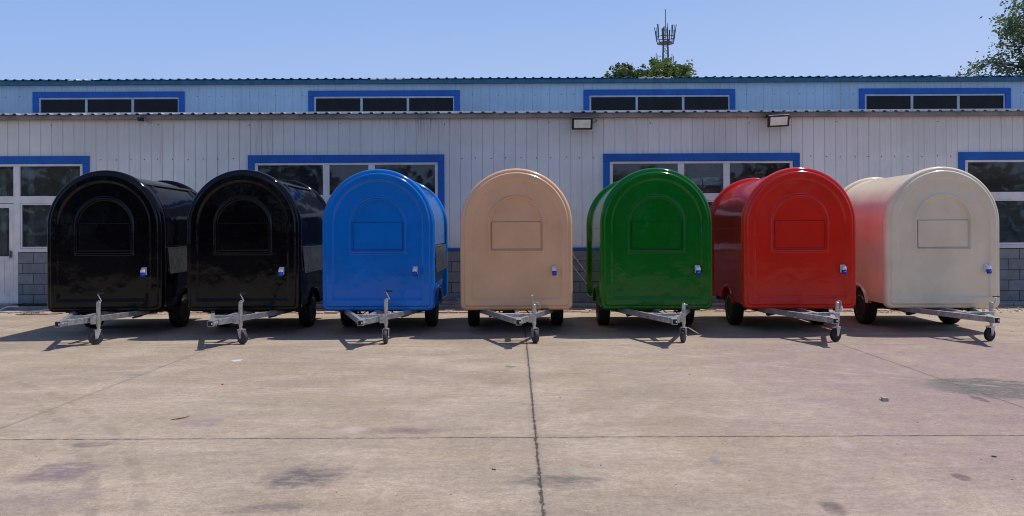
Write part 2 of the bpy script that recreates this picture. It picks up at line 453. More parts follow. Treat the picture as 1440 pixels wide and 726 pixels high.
def add_shell(name, mat, parent, front=True):
    """end cap of the trailer: a rolled rim, a shallow groove, a flat band, an inner panel and a window recess"""
    def Y(y): return y if front else LEN-y
    prof = [(.052,.21),(.050,.185),(.03,.178),(.012,.165),(.003,.14),(0,.11),(.001,.08),(.006,.055),(.014,.038),(.026,.027),(.042,.022),
            (.052,.0235),(.056,.0225),(.060,.018),(.071,.004),(.076,.0005),(.084,0),(.092,0),(.100,0),
            (.142,0),(.150,0),(.156,.0007),(.161,.004),(.174,.019),(.180,.0225),(.188,.0235),(.196,.0235),(.210,.0235)]
    L = [arch_loop(d, Y(y)) for d, y in prof]
    mb = MB()
    if front:
        w = dict(hw=.40, zb=1.165, zs=1.57, rc=.012)
        for d_, y_ in ((-.030,.0235),(-.022,.0235),(-.014,.0235),(-.009,.022),(-.006,.019),(.004,.004),(.008,.001),(.014,0),(.020,.001),(.025,.006),(.031,.030),(.035,.037),(.040,.0395),(.048,.0395),(.058,.0395)):
            L.append(arch_loop(d_, Y(y_), **w))
    mb.loops(L, cap1=True)
    return mb.build(name, mat, parent, smooth=40)

def barrel(mat, parent):
    """body skin between the two rims, cut away over the wheels"""
    w = HW-.05; ys = [.12+(LEN-.24)*i/44 for i in range(45)]
    mb = MB(); rows = []
    for y in ys:
        dz = abs(y-WY); zb = .40
        if dz < .335: zb = max(zb, WR+math.sqrt(.335**2-dz*dz))
        P = [(w, y, zb)]+[(w, y, zb+(ZS-zb)*i/6) for i in range(1, 6)]
        P += [(w*math.cos(math.pi*i/48), y, ZS+w*math.sin(math.pi*i/48)) for i in range(49)]
        P += [(-w, y, zb+(ZS-zb)*i/6) for i in range(5, 0, -1)]+[(-w, y, zb)]
        rows.append(P)
    n = len(rows[0]); vs = [p for r in rows for p in r]; fs = []
    for i in range(len(rows)-1):
        for k in range(n-1): fs.append((i*n+k, i*n+k+1, (i+1)*n+k+1, (i+1)*n+k))
    mb.add(vs, fs)
    return mb.build('body', mat, parent, smooth=40)

def fender(mat, parent, sx):
    mb = MB(); prof = [(.68,.322),(.745,.322),(.762,.323),(.772,.328),(.776,.336),(.773,.345),(.765,.352),(.753,.362),(.744,.374)]
    rows = []
    n = 26
    for i in range(n+1):
        a = R(14)+R(152)*i/n
        rows.append([(sx*px, WY+r*math.cos(a), WR+r*math.sin(a)) for px, r in prof])
    m_ = len(prof); vs = [p for r in rows for p in r]; fs = []
    for i in range(n):
        for k in range(m_-1): fs.append((i*m_+k, i*m_+k+1, (i+1)*m_+k+1, (i+1)*m_+k))
    mb.add(vs, fs); mb.build('fender', mat, parent, smooth=50)

def wheel(parent, sx):
    c = (sx*WX, WY, WR); ax = (sx, 0, 0)
    t = MB()
    t.lathe([(-.075,.175),(-.085,.20),(-.086,.235),(-.078,.258),(-.06,.271),(-.03,.275),(-.028,.268),(-.022,.268),(-.02,.275),(.02,.275),(.022,.268),(.028,.268),(.03,.275),(.06,.271),(.078,.258),(.086,.235),(.085,.20),(.075,.175)], c, ax, 40)
    # tread blocks' cross cuts
    o = t.build('wheel', M['tyre'], parent, smooth=35)
    r = MB()
    r.lathe([(-.07,.18),(.078,.181),(.084,.176),(.08,.166),(.055,.158),(.03,.150),(.035,.12),(.05,.10),(.052,.055),(.062,.05),(.066,.03),(.064,0)], c, ax, 40)
    r.mi = 1
    h = r
    for k in range(8):
        a = 2*math.pi*k/8
        p = Vector(c)+Vector((sx*.043, math.cos(a)*.128, math.sin(a)*.128))
        h.lathe([(0,.018),(.006,.018)], p, ax, 10)
    r.build('rim', [M['rim'], M['dark_gap']], o, smooth=35)

def jockey(parent, jx, jy, crank, wheel_rot, top):
    j = MB()
    j.lathe([(0,.024),(.004,.027),(top-.235,.027),(top-.23,.021),(top-.222,.021)], (jx, jy, .235), (0,0,1), 18)
    j.lathe([(0,.02),(.045,.02)], (jx, jy, .19), (0,0,1), 16)
    o = j.build('jockey_post', M['galv'], parent, smooth=40)
    ca, sa = math.cos(wheel_rot), math.sin(wheel_rot)
    fw = Vector((sa, ca, 0)); ax = Vector((ca, -sa, 0))
    wc = Vector((jx, jy, .088))-fw*.035
    f = MB()
    f.obox(Vector((jx, jy, .193))-fw*.008, ax*.038, fw*.034, (0,0,.004))
    for s in (-1, 1):
        f.add([wc+ax*s*.034+fw*.058+Vector((0,0,.107)), wc+ax*s*.034-fw*.022+Vector((0,0,.107)), wc+ax*s*.034-fw*.016+Vector((0,0,-.012)), wc+ax*s*.034+fw*.016+Vector((0,0,-.012)),
               wc+ax*s*.039+fw*.058+Vector((0,0,.107)), wc+ax*s*.039-fw*.022+Vector((0,0,.107)), wc+ax*s*.039-fw*.016+Vector((0,0,-.012)), wc+ax*s*.039+fw*.016+Vector((0,0,-.012))],
              [(0,1,2,3),(4,5,6,7),(0,1,5,4),(1,2,6,5),(2,3,7,6),(3,0,4,7)])
    f.lathe([(-.046,.009),(.046,.009)], wc, ax, 10)
    f.build('fork', M['galv'], o)
    w = MB(); w.lathe([(-.024,.05),(-.026,.07),(-.022,.083),(-.012,.088),(.012,.088),(.022,.083),(.026,.07),(.024,.05)], wc, ax, 28)
    w.build('castor_tyre', M['grey_rubber'] if crank in (0, 1, 2) else M['tyre'], o, smooth=40)
    h = MB(); h.lathe([(-.022,.052),(-.018,.03),(-.03,.02),(.03,.02),(.018,.03),(.022,.052)], wc, ax, 20); h.build('castor_rim', M['rim'], o, smooth=40)
    # clamp that grips the post, bolted to the drawbar
    c = MB()
    c.obox((jx-.012, jy, .33), (.03,0,0), (0,.042,0), (0,0,.05))
    c.obox((jx-.06, jy+.01, .335), (.022,0,0), (0,.055,0), (0,0,.045))
    c.obox((jx-.042, jy-.055, .33), (.035,0,0), (0,.008,0), (0,0,.058))
    for s in (-1, 1): c.lathe([(0,.011),(.012,.011)], (jx-.055, jy-.064, .33+s*.034), (0,-1,0), 6)
    c.build('clamp', M['galv'], o, bevel=.003)
    k = MB(); ctop = Vector((jx, jy, top+.012))
    if crank == 0:      # cranked handle swung up and out
        k.tube([ctop-Vector((0,0,.01)), ctop+Vector((.004,-.01,.012)), ctop+Vector((.045,-.03,.0)), ctop+Vector((.05,-.03,.01)), ctop+Vector((.01,-.04,.10)), ctop+Vector((.012,-.045,.112))], .007, 8)
        g = (ctop+Vector((.008,-.045,.112)), (1, -.1, 0), .085)
    elif crank == 1:
        k.tube([ctop-Vector((0,0,.01)), ctop+Vector((.02,-.005,.018)), ctop+Vector((.055,-.01,.012)), ctop+Vector((.06,-.012,.0)), ctop+Vector((.085,-.012,-.05))], .007, 8)
        k.tube([ctop, ctop+Vector((-.025,0,.08))], .004, 6)
        g = (ctop+Vector((-.025,0,.10)), (0, 0, 1), .016)
    elif crank == 2:
        k.tube([ctop-Vector((-.01,0,.02)), ctop+Vector((.05,-.01,-.02))], .007, 8)
        g = (ctop+Vector((.05,-.01,-.02)), (1, -.1, 0), .09)
    elif crank == 3:
        k.tube([ctop-Vector((0,0,.01)), ctop+Vector((.02,0,.012)), ctop+Vector((.045,0,.0)), ctop+Vector((.05,-.005,-.06))], .007, 8)
        g = (ctop+Vector((.05,-.005,-.06)), (.1, 0, -1), .07)
    else:
        k.tube([ctop-Vector((-.01,0,.02)), ctop+Vector((.035,-.01,-.02)), ctop+Vector((.05,-.01,.03))], .007, 8)
        g = (ctop+Vector((.05,-.01,.03)), (.3, 0, 1), .03)
    hd = k.build('crank_handle', M['galv'], o, smooth=40)
    gm = MB(); gm.lathe([(0,.009),(.005,.013),(g[2]-.004,.013),(g[2],.008)], g[0], g[1], 12)
    gm.build('grip', M['black_pl'] if crank in (0, 2) else M['white_pl'], hd, smooth=40)

def make_trailer(X, Y, rz, pm, label, crank, wrot, plug_x=.55, jtop=.545, jx=.225, hinge=True):
    t = empty('food_trailer', (X, Y, 0), R(rz))
    tag(t, label, 'trailer', 'food trailers parked in a row')
    fp = add_shell('front_panel', pm, t, True)
    # fixed flap let into the window recess, with its dark gap
    g = MB(); g.box(-.351,.351,.036,.0390,1.2125,1.6015); g.build('flap_seal', M['dark_gap'], fp)
    h = MB(); h.box(-.346,.346,.029,.042,1.2175,1.5965); h.build('window_flap', pm, fp, bevel=.003)
    add_shell('rear_panel', pm, t, False)
    barrel(pm, t)
    for s in (-1, 1):
        fender(pm, t, s)
        sm = MB(); sm.tube([(s*.7495, .2, 1.50), (s*.7495, LEN-.2, 1.50)], .0028, 6)
        sm.build('side_seam', pm, t, smooth=60)
    # floor, wheel boxes, chassis
    fl = MB(); fl.box(-.742,.742,.10,WY-.34,.385,.41); fl.box(-.742,.742,WY+.34,LEN-.10,.385,.41); fl.box(-.56,.56,WY-.34,WY+.34,.385,.41)
    fl.build('floor_pan', M['under'], t)
    for s in (-1, 1):
        wb = MB()
        a, b = sorted((s*.56, s*.575)); wb.box(a, b, WY-.34, WY+.34, .38, .66)
        a, b = sorted((s*.56, s*.744)); wb.box(a, b, WY-.355, WY-.34, .40, .66); wb.box(a, b, WY+.34, WY+.355, .40, .66); wb.box(a, b, WY-.34, WY+.34, .645, .66)
        wb.build('wheel_box', M['under'], t)
    ch = MB()
    for s in (-1, 1): ch.beam((s*.50,.30,.345), (s*.50,LEN-.12,.345), .05, .07)
    for yy in (.35, WY-.25, WY+.25, LEN-.2): ch.beam((-.68,yy,.34), (.68,yy,.34), .05, .06)
    ch.build('chassis_frame', M['under'], t)
    ax = MB(); ax.tube([(-.64,WY,WR), (.64,WY,WR)], .028, 12)
    for s in (-1, 1):
        ax.beam((s*.50,WY-.30,.30), (s*.50,WY,.235), .045, .016); ax.beam((s*.50,WY,.235), (s*.50,WY+.30,.30), .045, .016)
        ax.box(s*.5-.03, s*.5+.03, WY-.04, WY+.04, .225, .31)
    ax.build('axle', M['under'], t, smooth=40)
    for s in (-1, 1): wheel(t, s)
    for s in (-1, 1):     # corner steadies folded up under the floor, their screws and pads hanging
        for yy in (.26, LEN-.3):
            st = MB()
            st.beam((s*.62, yy, .33), (s*.36, yy+.02, .255), .035, .02); st.beam((s*.36, yy+.02, .255), (s*.30, yy+.02, .31), .03, .02)
            st.tube([(s*.62, yy+.03, .325), (s*.28, yy+.03, .285)], .009, 8)
            st.obox((s*.345, yy+.01, .25), (.05,0,.012), (0,.045,0), (-.004,0,.012))
            st.build('corner_steady', M['under'], t)
    # electrical box and cables under the floor
    eb = MB(); eb.box(-.2,.02,.36,.52,.27,.38); eb.tube([(.1,.3,.36),(.2,.34,.26),(.35,.36,.25),(.45,.4,.33)], .009, 8); eb.tube([(-.5,.3,.36),(-.4,.3,.27),(-.28,.34,.27),(-.2,.4,.33)], .008, 8)
    eb.build('underfloor_box', M['under'], t, bevel=.004)
    # galvanised A-frame drawbar
    db = MB(); zc = .325
    for s in (-1, 1):
        db.beam((s*.03,-1.10,zc), (s*.56,.42,zc), .05, .07)
    db.beam((0,-.62,zc+.002), (0,.60,zc+.002), .06, .066)
    db.box(-.036,.036,-1.26,-.98,zc-.036,zc+.036)
    db.box(-.21,.21,-.56,-.50,zc-.031,zc+.031)
    # gusset plates under the nose
    db.add([(-.036,-1.0,zc-.040),(.036,-1.0,zc-.040),(.15,-.70,zc-.040),(-.15,-.70,zc-.040),(-.036,-1.0,zc-.045),(.036,-1.0,zc-.045),(.15,-.70,zc-.045),(-.15,-.70,zc-.045)],
           [(0,1,2,3),(4,5,6,7),(0,1,5,4),(1,2,6,5),(2,3,7,6),(3,0,4,7)])
    for yy in (-1.2, -1.12): db.lathe([(0,.011),(.012,.011)], (.036, yy, zc), (1,0,0), 6); db.lathe([(0,.011),(.012,.011)], (-.036, yy, zc), (-1,0,0), 6)
    d = db.build('drawbar', M['galv'], t, bevel=.004)
    e = MB(); e.box(-.029,.029,-1.262,-1.255,zc-.029,zc+.029); e.build('open_end', M['dark_gap'], d)  # dark plate stands for the shaded hollow of the tube
    lt = MB(); lt.box(.01,.026,-1.264,-1.262,zc-.012,zc+.012); lt.build('light_spot', M['white_pl'], d)  # white patch standing in for the light spot in the tube end
    jockey(t, jx, -.76, crank, R(wrot), jtop)
    # blue and white power inlet on the front
    p = MB()
    p.box(plug_x-.034,plug_x+.034,-.010,.012,.865,.975)
    p.add([(plug_x-.032,-.01,.972),(plug_x+.032,-.01,.972),(plug_x+.028,-.065,.945),(plug_x-.028,-.065,.945),
           (plug_x-.032,-.01,.90),(plug_x+.032,-.01,.90),(plug_x+.030,-.075,.905),(plug_x-.030,-.075,.905)],
          [(0,1,2,3),(4,5,6,7),(0,1,5,4),(1,2,6,5),(2,3,7,6),(3,0,4,7)])
    pi = p.build('power_inlet', M['white_pl'], t, bevel=.006)
    cp = MB(); cp.lathe([(0,.029),(.008,.033),(.05,.033),(.062,.028),(.064,0)], (plug_x, -.042, .905), (0,-.35,-1), 20)
    cp.obox((plug_x, -.092, .872), (.014,0,0), (0,.004,.002), (0,-.002,.008))
    cp.build('inlet_cap', M['blue_pl'], pi, smooth=40)
    # serving hatch and folding shelf on the right flank
    w = HW-.05; a0, a1 = R(0), R(50); y0, y1 = .27, LEN-.27
    def strip(r0, off, aa, ab, zlow, ya, yb, mat, nm, par, n=18):
        mb = MB(); prof = []
        if zlow is not None: prof.append((r0+off, zlow))
        for i in range(n+1):
            a = aa+(ab-aa)*i/n; prof.append(((r0+off)*math.cos(a), ZS+(r0+off)*math.sin(a)))
        inner = []
        if zlow is not None: inner.append((r0-.004, zlow))
        for i in range(n+1):
            a = aa+(ab-aa)*i/n; inner.append(((r0-.004)*math.cos(a), ZS+(r0-.004)*math.sin(a)))
        ring = prof+inner[::-1]
        L = [[(q[0], yy, q[1]) for q in ring] for yy in (ya, yb)]
        mb.loops(L, True, True)
        return mb.build(nm, mat, par, smooth=30, bevel=.003)
    strip(w, .002, a0, R(51), 1.265, y0-.012, y1+.012, M['dark_gap'], 'hatch_seal', t)
    sh = strip(w, .016, a0, R(49.5), 1.275, y0, y1, pm, 'serving_hatch', t)
    hg = strip(w, .034, R(51), R(55), None, y0-.03, y1+.03, M['dark_gap'] if pm.name.startswith('black') else pm, 'rain_gutter', t, 4)
    for yy in (y0+.12, y1-.12):
        hb = MB(); hb.beam(((w+.03)*math.cos(R(50)), yy, ZS+(w+.03)*math.sin(R(50))), ((w+.03)*math.cos(R(40)), yy, ZS+(w+.03)*math.sin(R(40))), .03, .012, up=(0,1,0))
        hb.build('hinge', M['steel'], sh)
    sf = MB(); sf.obox((w+.045, (y0+y1)/2-.02, 1.055), (.008,0,0), (0,(y1-y0)/2-.04,0), (.016,0,-.185))
    so = sf.build('folding_shelf', M['steel'], t, bevel=.004)
    rl = MB(); rl.box(w-.003,w+.04,y0+.01,y1-.05,1.237,1.252); rl.build('shelf_hinge', M['steel'], so)
    for yy in (y0+.08, y1-.13):
        br = MB(); br.beam((w+.005,yy,1.23), (w+.012,yy,.90), .022, .012, up=(1,0,0)); br.beam((w+.01,yy,.90), (w+.05,yy+.01,1.0), .014, .01, up=(0,1,0)); br.build('bracket', M['steel'], so)
    return t, fp

FY = 10.95
TR = [
 (-5.82, 4.0, 'p_black', 'glossy black food trailer at the far left end of the row, nearest the door', 0, 50, .555, .55),
 (-3.86, 1.8, 'p_black', 'glossy black food trailer standing between the blue trailer and the other black one', 0, -55, .55, .545),
 (-1.95, 0.2, 'p_blue', 'bright blue rounded food trailer between a black and the beige one', 0, 0, .53, .565),
 (.012, 1.0, 'p_beige', 'tan beige rounded food trailer in the middle of the row', 1, -20, .53, .50),
 (1.995, -.3, 'p_green', 'glossy dark green rounded food trailer next to the red one', 2, 25, .57, .50),
 (4.025, -1.3, 'p_red', 'bright red rounded food trailer between the green and cream ones', 3, 60, .59, .515),
 (6.055, -1.8, 'p_cream', 'cream white rounded food trailer at the right end of the row', 4, 65, .59, .50),
]
for i, (X, rz, pm, lab, crank, wrot, plx, jt) in enumerate(TR):
    t, fp = make_trailer(X, FY, rz, M[pm], lab, crank, wrot, plx, jt, .27 if i == 0 else .24 if i == 2 else .215)
    if i == 6:
        b = MB(); b.box(.665,.765,-.002,.006,.508,.520); b.build('black_strip', M['dark_gap'], t)  # thin black strip across the lower rim
        b = MB(); b.box(.655,.658,.001,.008,.51,1.2); b.build('rim_seam', M['fascia'], t)
    if i == 3:
        b = MB(); b.box(.34,.45,-.001,.02,.352,.368); b.build('black_strip', M['dark_gap'], t)  # thin black strip along the bottom edge

# ------------------------------------------------------------------ ground
g = MB(); g.add([(-900,-400,0),(900,-400,0),(900,1600,0),(-900,1600,0)], [(0,1,2,3)])
tag(g.build('ground', M['ground']), None, None, kind='structure')

# ------------------------------------------------------------------ the factory building behind the row
DW = 15.2; SW = F/DW                 # lower wall
DU = 19.6; SU = F/DU                 # upper wall
EZ = CAMZ+(PY0-159.5)/SW             # lower eave height
UZ = CAMZ+(PY0-112)/SU               # upper eave height
XL, XR = -19.0, 19.5
bld = empty('factory_building', (0, DW, 0))
tag(bld, 'long low factory with grey ribbed wall, blue window trim and raised rear storey', 'building')
def W(o):                             # keep world positions under the building empty
    o.location = (0, -DW, 0); return o
PITCH = .2165
def ribbed(name, x0, x1, z0, z1, y, mat, holes=(), screws=None):
    """vertical sheets with a narrow seam groove every PITCH, leaving rectangular openings"""
    mb = MB(); n0 = int(math.floor(x0/PITCH)); n1 = int(math.ceil(x1/PITCH))
    def panel(xa, xb, za, zb):
        if xb-xa < 1e-4 or zb-za < 1e-4: return
        k0 = int(math.floor(xa/PITCH)); k1 = int(math.ceil(xb/PITCH))
        for k in range(k0, k1+1):
            xs = k*PITCH
            prof = [(xs,0),(xs+.004,.006),(xs+.010,.006),(xs+.016,-.003),(xs+.026,-.003),(xs+.031,0),(xs+PITCH*.52,0),(xs+PITCH*.54,-.0035),(xs+PITCH*.60,-.0035),(xs+PITCH*.62,0),(xs+PITCH,0)]
            for j in range(len(prof)-1):
                a, b = prof[j], prof[j+1]
                ax_, bx_ = max(a[0], xa), min(b[0], xb)
                if bx_-ax_ < 1e-5: continue
                mb.mi = 1 if j in (0, 1) else 0
                mb.add([(ax_, y+a[1], za), (bx_, y+b[1], za), (bx_, y+b[1], zb), (ax_, y+a[1], zb)], [(0,1,2,3)])
        mb.mi = 0
    cuts = sorted(holes)
    cur = x0
    for (ha, hb, hz0, hz1) in cuts:
        panel(cur, max(ha, x0), z0, z1)
        panel(max(ha, x0), min(hb, x1), hz1, z1)
        if hz0 > z0: panel(max(ha, x0), min(hb, x1), z0, hz0)
        cur = hb
    panel(cur, x1, z0, z1)
    if screws:
        mb.mi = 2
        for zz, step in screws:
            x = x0
            while x < x1:
                x += step*random.uniform(.9, 1.12)
                if any(ha-.15 < x < hb+.15 and hz0-.1 < zz < hz1+.1 for ha, hb, hz0, hz1 in cuts): continue
                mb.lathe([(0,.011),(.006,.007)], (x, y-.003, zz+random.uniform(-.012,.012)), (0,-1,0), 7)
    return W(mb.build(name, [mat, M['groove'], M['dark_gap']], bld, recalc=False))

BAY = 499/SW
wins = []
for k in range(-2, 3):
    xc = (487.5-PX0)/SW+BAY*k
    wins.append((xc-138/SW, xc+138/SW))
WT = CAMZ+(PY0-217)/SW               # top of blue trim
BZ = 1.10                            # top of the block plinth
door_k = 0+1                         # the bay that has the door (k = -1)
holes = [(a+.02, b-.02, BZ, WT-.02) for a, b in wins]
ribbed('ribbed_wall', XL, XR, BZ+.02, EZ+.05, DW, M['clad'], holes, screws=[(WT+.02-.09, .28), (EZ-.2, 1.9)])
# block plinth, with the doorway left open
dx0 = wins[1][0]+100/SW; dx1 = wins[1][0]+175/SW
pl = MB()
pl.box(XL, dx0, DW-.012, DW+.2, .0, BZ); pl.box(dx1, XR, DW-.012, DW+.2, .0, BZ)
W(pl.build('block_plinth', M['block'], bld))
ends = [XL]+[q for w_ in wins for q in w_]+[XR]
for i in range(0, len(ends), 2):
    if ends[i+1]-ends[i] > .1:
        s_ = MB(); s_.box(ends[i], ends[i+1], DW-.03, DW+.02, BZ+.002, BZ+.045); W(s_.build('plinth_trim', M['trim'], bld))
# interior room so the panes look into something real
rm = MB(); y1r = DW+3.4
rm.box(XL, XR, y1r, y1r+.1, 0, EZ); rm.box(XL, XR, DW+.2, y1r, -.02, .004); rm.box(XL, XR, DW+.25, y1r, 3.0, 3.05)
for k in range(6):
    xx = (487.5-PX0)/SW+BAY*(k-2.5); rm.box(xx-.06, xx+.06, DW+.25, y1r, 0, EZ)
W(rm.build('inner_room', M['interior'], bld))

def window(k, a, b):
    T_ = .15; tw = .125; y = DW
    root = MB()                                       # blue trim surround
    root.box(a, b, y-.035, y+.03, WT-T_, WT)
    root.box(a, a+tw, y-.035, y+.03, BZ, WT-T_-.001); root.box(b-tw, b, y-.035, y+.03, BZ, WT-T_-.001)
    wo = W(root.build('window', M['trim'], bld, bevel=.006))
    ga, gb = a+tw+.002, b-tw-.002; zt = WT-T_-.002
    tz0, tz1 = CAMZ+(PY0-283)/SW, CAMZ+(PY0-273)/SW
    fr = MB(); fy0, fy1 = y-.012, y+.05
    m1 = (a+(109.5-4.5)/SW, a+(109.5+4.5)/SW); m2 = (a+(173.5-4.5)/SW, a+(173.5+4.5)/SW)
    fr.box(ga, gb, fy0, fy1, zt-.045, zt)
    fr.box(ga, ga+.06, fy0, fy1, BZ+.001, zt-.046); fr.box(gb-.06, gb, fy0, fy1, BZ+.001, zt-.046)
    isdoor = (k == 1)
    for m_ in (m1, m2): fr.box(m_[0], m_[1], fy0+.001, fy1, .06 if isdoor else BZ+.07, zt-.046)
    segs = [(ga+.06, m1[0]), (m1[1], m2[0]), (m2[1], gb-.06)]
    for q, (p0, p1) in enumerate(segs):
        fr.box(p0, p1, fy0+.002, fy1, tz0, tz1)
        if not (isdoor and q == 1): fr.box(p0, p1, fy0+.002, fy1, BZ+.001, BZ+.07)
    fo = fr.build('frame', M['frame'], wo, bevel=.005)
    if not isdoor:
        si = MB(); si.box(a+tw*.5, b-tw*.5, y-.07, y-.013, BZ+.003, BZ+.03); si.build('sill', M['frame'], wo, bevel=.004)
    gl = MB()
    for q, (p0, p1) in enumerate(segs):
        gl.mi = 0
        gl.add([(p0, y+.02, tz1), (p1, y+.02, tz1), (p1, y+.02, zt-.045), (p0, y+.02, zt-.045)], [(0,1,2,3)])
        if not (isdoor and q == 1):
            gl.add([(p0, y+.02, BZ+.07), (p1, y+.02, BZ+.07), (p1, y+.02, tz0), (p0, y+.02, tz0)], [(0,1,2,3)])
    gl.build('pane', M['glass'], wo, recalc=False)
    # inner sash lines of the lower lights
    sa = MB()
    for q, (p0, p1) in enumerate(segs):
        if isdoor and q == 1: continue
        for (u0, u1, v0, v1) in ((p0+.003, p0+.035, BZ+.073, tz0-.003), (p1-.035, p1-.003, BZ+.073, tz0-.003)):
            sa.box(u0, u1, y+.0, y+.018, v0, v1)
        sa.box(p0+.037, p1-.037, y+.0, y+.018, BZ+.073, BZ+.105); sa.box(p0+.037, p1-.037, y+.0, y+.018, tz0-.035, tz0-.003)
    sa.build('sash', M['frame'], wo, bevel=.003)
    if isdoor:
        p0, p1 = segs[1]; d = MB(); yd = y-.004
        d.box(p0+.005, p0+.09, yd, yd+.045, .09, tz0-.01); d.box(p1-.09, p1-.005, yd, yd+.045, .09, tz0-.01)
        d.box(p0+.091, p1-.091, yd, yd+.045, tz0-.09, tz0-.01); d.box(p0+.091, p1-.091, yd, yd+.045, .09, .3)
        d.box(p0+.091, p1-.091, yd, yd+.045, .93, 1.02)
        n = 6
        for j in range(n):                            # boarded lower panel
            u0 = p0+.091+(p1-p0-.182)*j/n; u1 = p0+.091+(p1-p0-.182)*(j+1)/n
            d.box(u0+.003, u1-.003, yd+.012, yd+.035, .301, .929)
        do = W(d.build('door', M['frame'], bld, bevel=.004))
        gp = MB(); gp.add([(p0+.09, yd+.025, 1.02), (p1-.09, yd+.025, 1.02), (p1-.09, yd+.025, tz0-.09), (p0+.09, yd+.025, tz0-.09)], [(0,1,2,3)])
        gp.build('door_pane', M['glass'], do, recalc=False)
        hh = MB(); hh.box(p1-.06, p1-.04, yd-.05, yd-.03, .98, 1.14); hh.box(p1-.07, p1-.03, yd-.03, yd, 1.0, 1.12); hh.build('door_handle', M['steel'], do, bevel=.004)
        th = MB(); th.box(p0-.1, p1+.1, y-.33, y-.02, .0601, .10); W(th.build('doorstep', M['conc'], bld, bevel=.006))
for k, (a, b) in enumerate(wins): window(k, a, b)
# curtains, cabinets and lamps inside
def curtain(x0, x1, z0, z1, y, nm='curtain'):
    mb = MB(); n = int((x1-x0)/.03); vs = []; fs = []
    for i in range(n+1):
        x = x0+(x1-x0)*i/n; yy = y+.03*math.sin(i*1.3)+.015*math.sin(i*.57)
        vs += [(x, yy, z0), (x, yy, z1)]
    for i in range(n): fs.append((2*i, 2*i+2, 2*i+3, 2*i+1))
    mb.add(vs, fs); return mb.build(nm, M['curtain'], None, smooth=60, recalc=False)
for i, (px0, px1, z0, z1, lb) in enumerate(((0, 10, .8, 2.75, 'pale curtain hanging inside the door pane at far left'), (34, 47, 1.1, 2.7, 'narrow pale curtain inside the window by the white door'),
        (100, 112, 1.1, 2.75, 'pale curtain gathered at the right side of the leftmost window'))):
    xa, xb = (px0-PX0)/F*15.36, (px1-PX0)/F*15.36
    tag(curtain(xa, xb, z0, z1, 15.36), lb, 'curtain', 'curtains inside the windows')
def cabinet(px, pz, w, h, D, lb, mat):
    c = MB(); x = (px-PX0)/F*D; c.box(x-w/2, x+w/2, D, D+.3, pz, pz+h); c.box(x-w/2+.02, x+w/2-.02, D-.012, D-.001, pz+.03, pz+h-.03)
    o = c.build('air_conditioner', mat, None, bevel=.01); tag(o, lb, 'air conditioner')
    f = MB()
    for j in range(5): f.box(x-w*.35, x+w*.35, D-.02, D-.013, pz+h*.2+j*h*.12, pz+h*.2+j*h*.12+.012)
    f.build('grille', M['dark_gap'], o)
cabinet(432, 2.30, .30, .42, 15.7, 'dark box unit seen through the window left of the blue trailer', M['interior_dk'])
cabinet(609, 2.30, .22, .42, 15.7, 'dark box unit at the right end of the window behind the blue trailer', M['interior_dk'])
# white panels set just inside the glass between the green and the red trailer
c = MB(); c.box(3.72, 4.035, 15.36, 15.38, 2.36, 2.52); c.box(3.50, 3.70, 15.37, 15.375, 2.37, 2.50)
o = c.build('white_panel', M['white_pl'], None, bevel=.004); tag(o, 'white panel just inside the window between green and red trailers', 'board')
c = MB(); c.box(3.78, 4.05, 16.0, 16.05, 2.72, 2.76); o = c.build('ceiling_lamp', M['white_pl'], None, bevel=.004); tag(o, 'small white ceiling lamp above the white panel inside the window', 'lamp')
c = MB(); c.box(3.74, 4.09, 15.98, 16.08, 2.765, 2.997); c.build('lamp_housing', M['white_pl'], o)

# lower lean-to roof with ribbed front edge
def rib_roof(name, x0, x1, ya, za, yb, zb, pitch, mat, rh, parent, patches=(), mat2=None, lip=.012):
    mb = MB(); x = x0
    while x < x1:
        mb.mi = 0
        for (pa, pb) in patches:
            if pa <= x < pb: mb.mi = 1
        jz = random.uniform(-.004, .004)
        w1 = pitch*.62; s = pitch*.1
        P = [(x, 0), (x+w1, 0), (x+w1+s, rh), (x+pitch-s, rh), (x+pitch, 0)]
        for j in range(4):
            a, b = P[j], P[j+1]
            mb.add([(a[0], ya, za+a[1]+jz), (b[0], ya, za+b[1]+jz), (b[0], yb, zb+b[1]), (a[0], yb, zb+a[1])], [(0,1,2,3)])
            mb.add([(a[0], ya, za+a[1]+jz), (b[0], ya, za+b[1]+jz), (b[0], ya, za+b[1]+jz-lip*(2. if mb.mi else 1.)), (a[0], ya, za+a[1]+jz-lip*(2. if mb.mi else 1.))], [(0,1,2,3)])
        x += pitch
    return W(mb.build(name, [mat, mat2 or mat], parent, recalc=False))
rib_roof('lean_to_roof', XL-.2, XR+.2, DW-.16, EZ-.01, DU-.02, EZ+.42, .2165, M['roof_grey'], .026, bld)
fs_ = MB(); fs_.box(XL, XR, DW-.11, DW-.02, EZ-.10, EZ-.018); W(fs_.build('eave_trim', M['fascia'], bld))
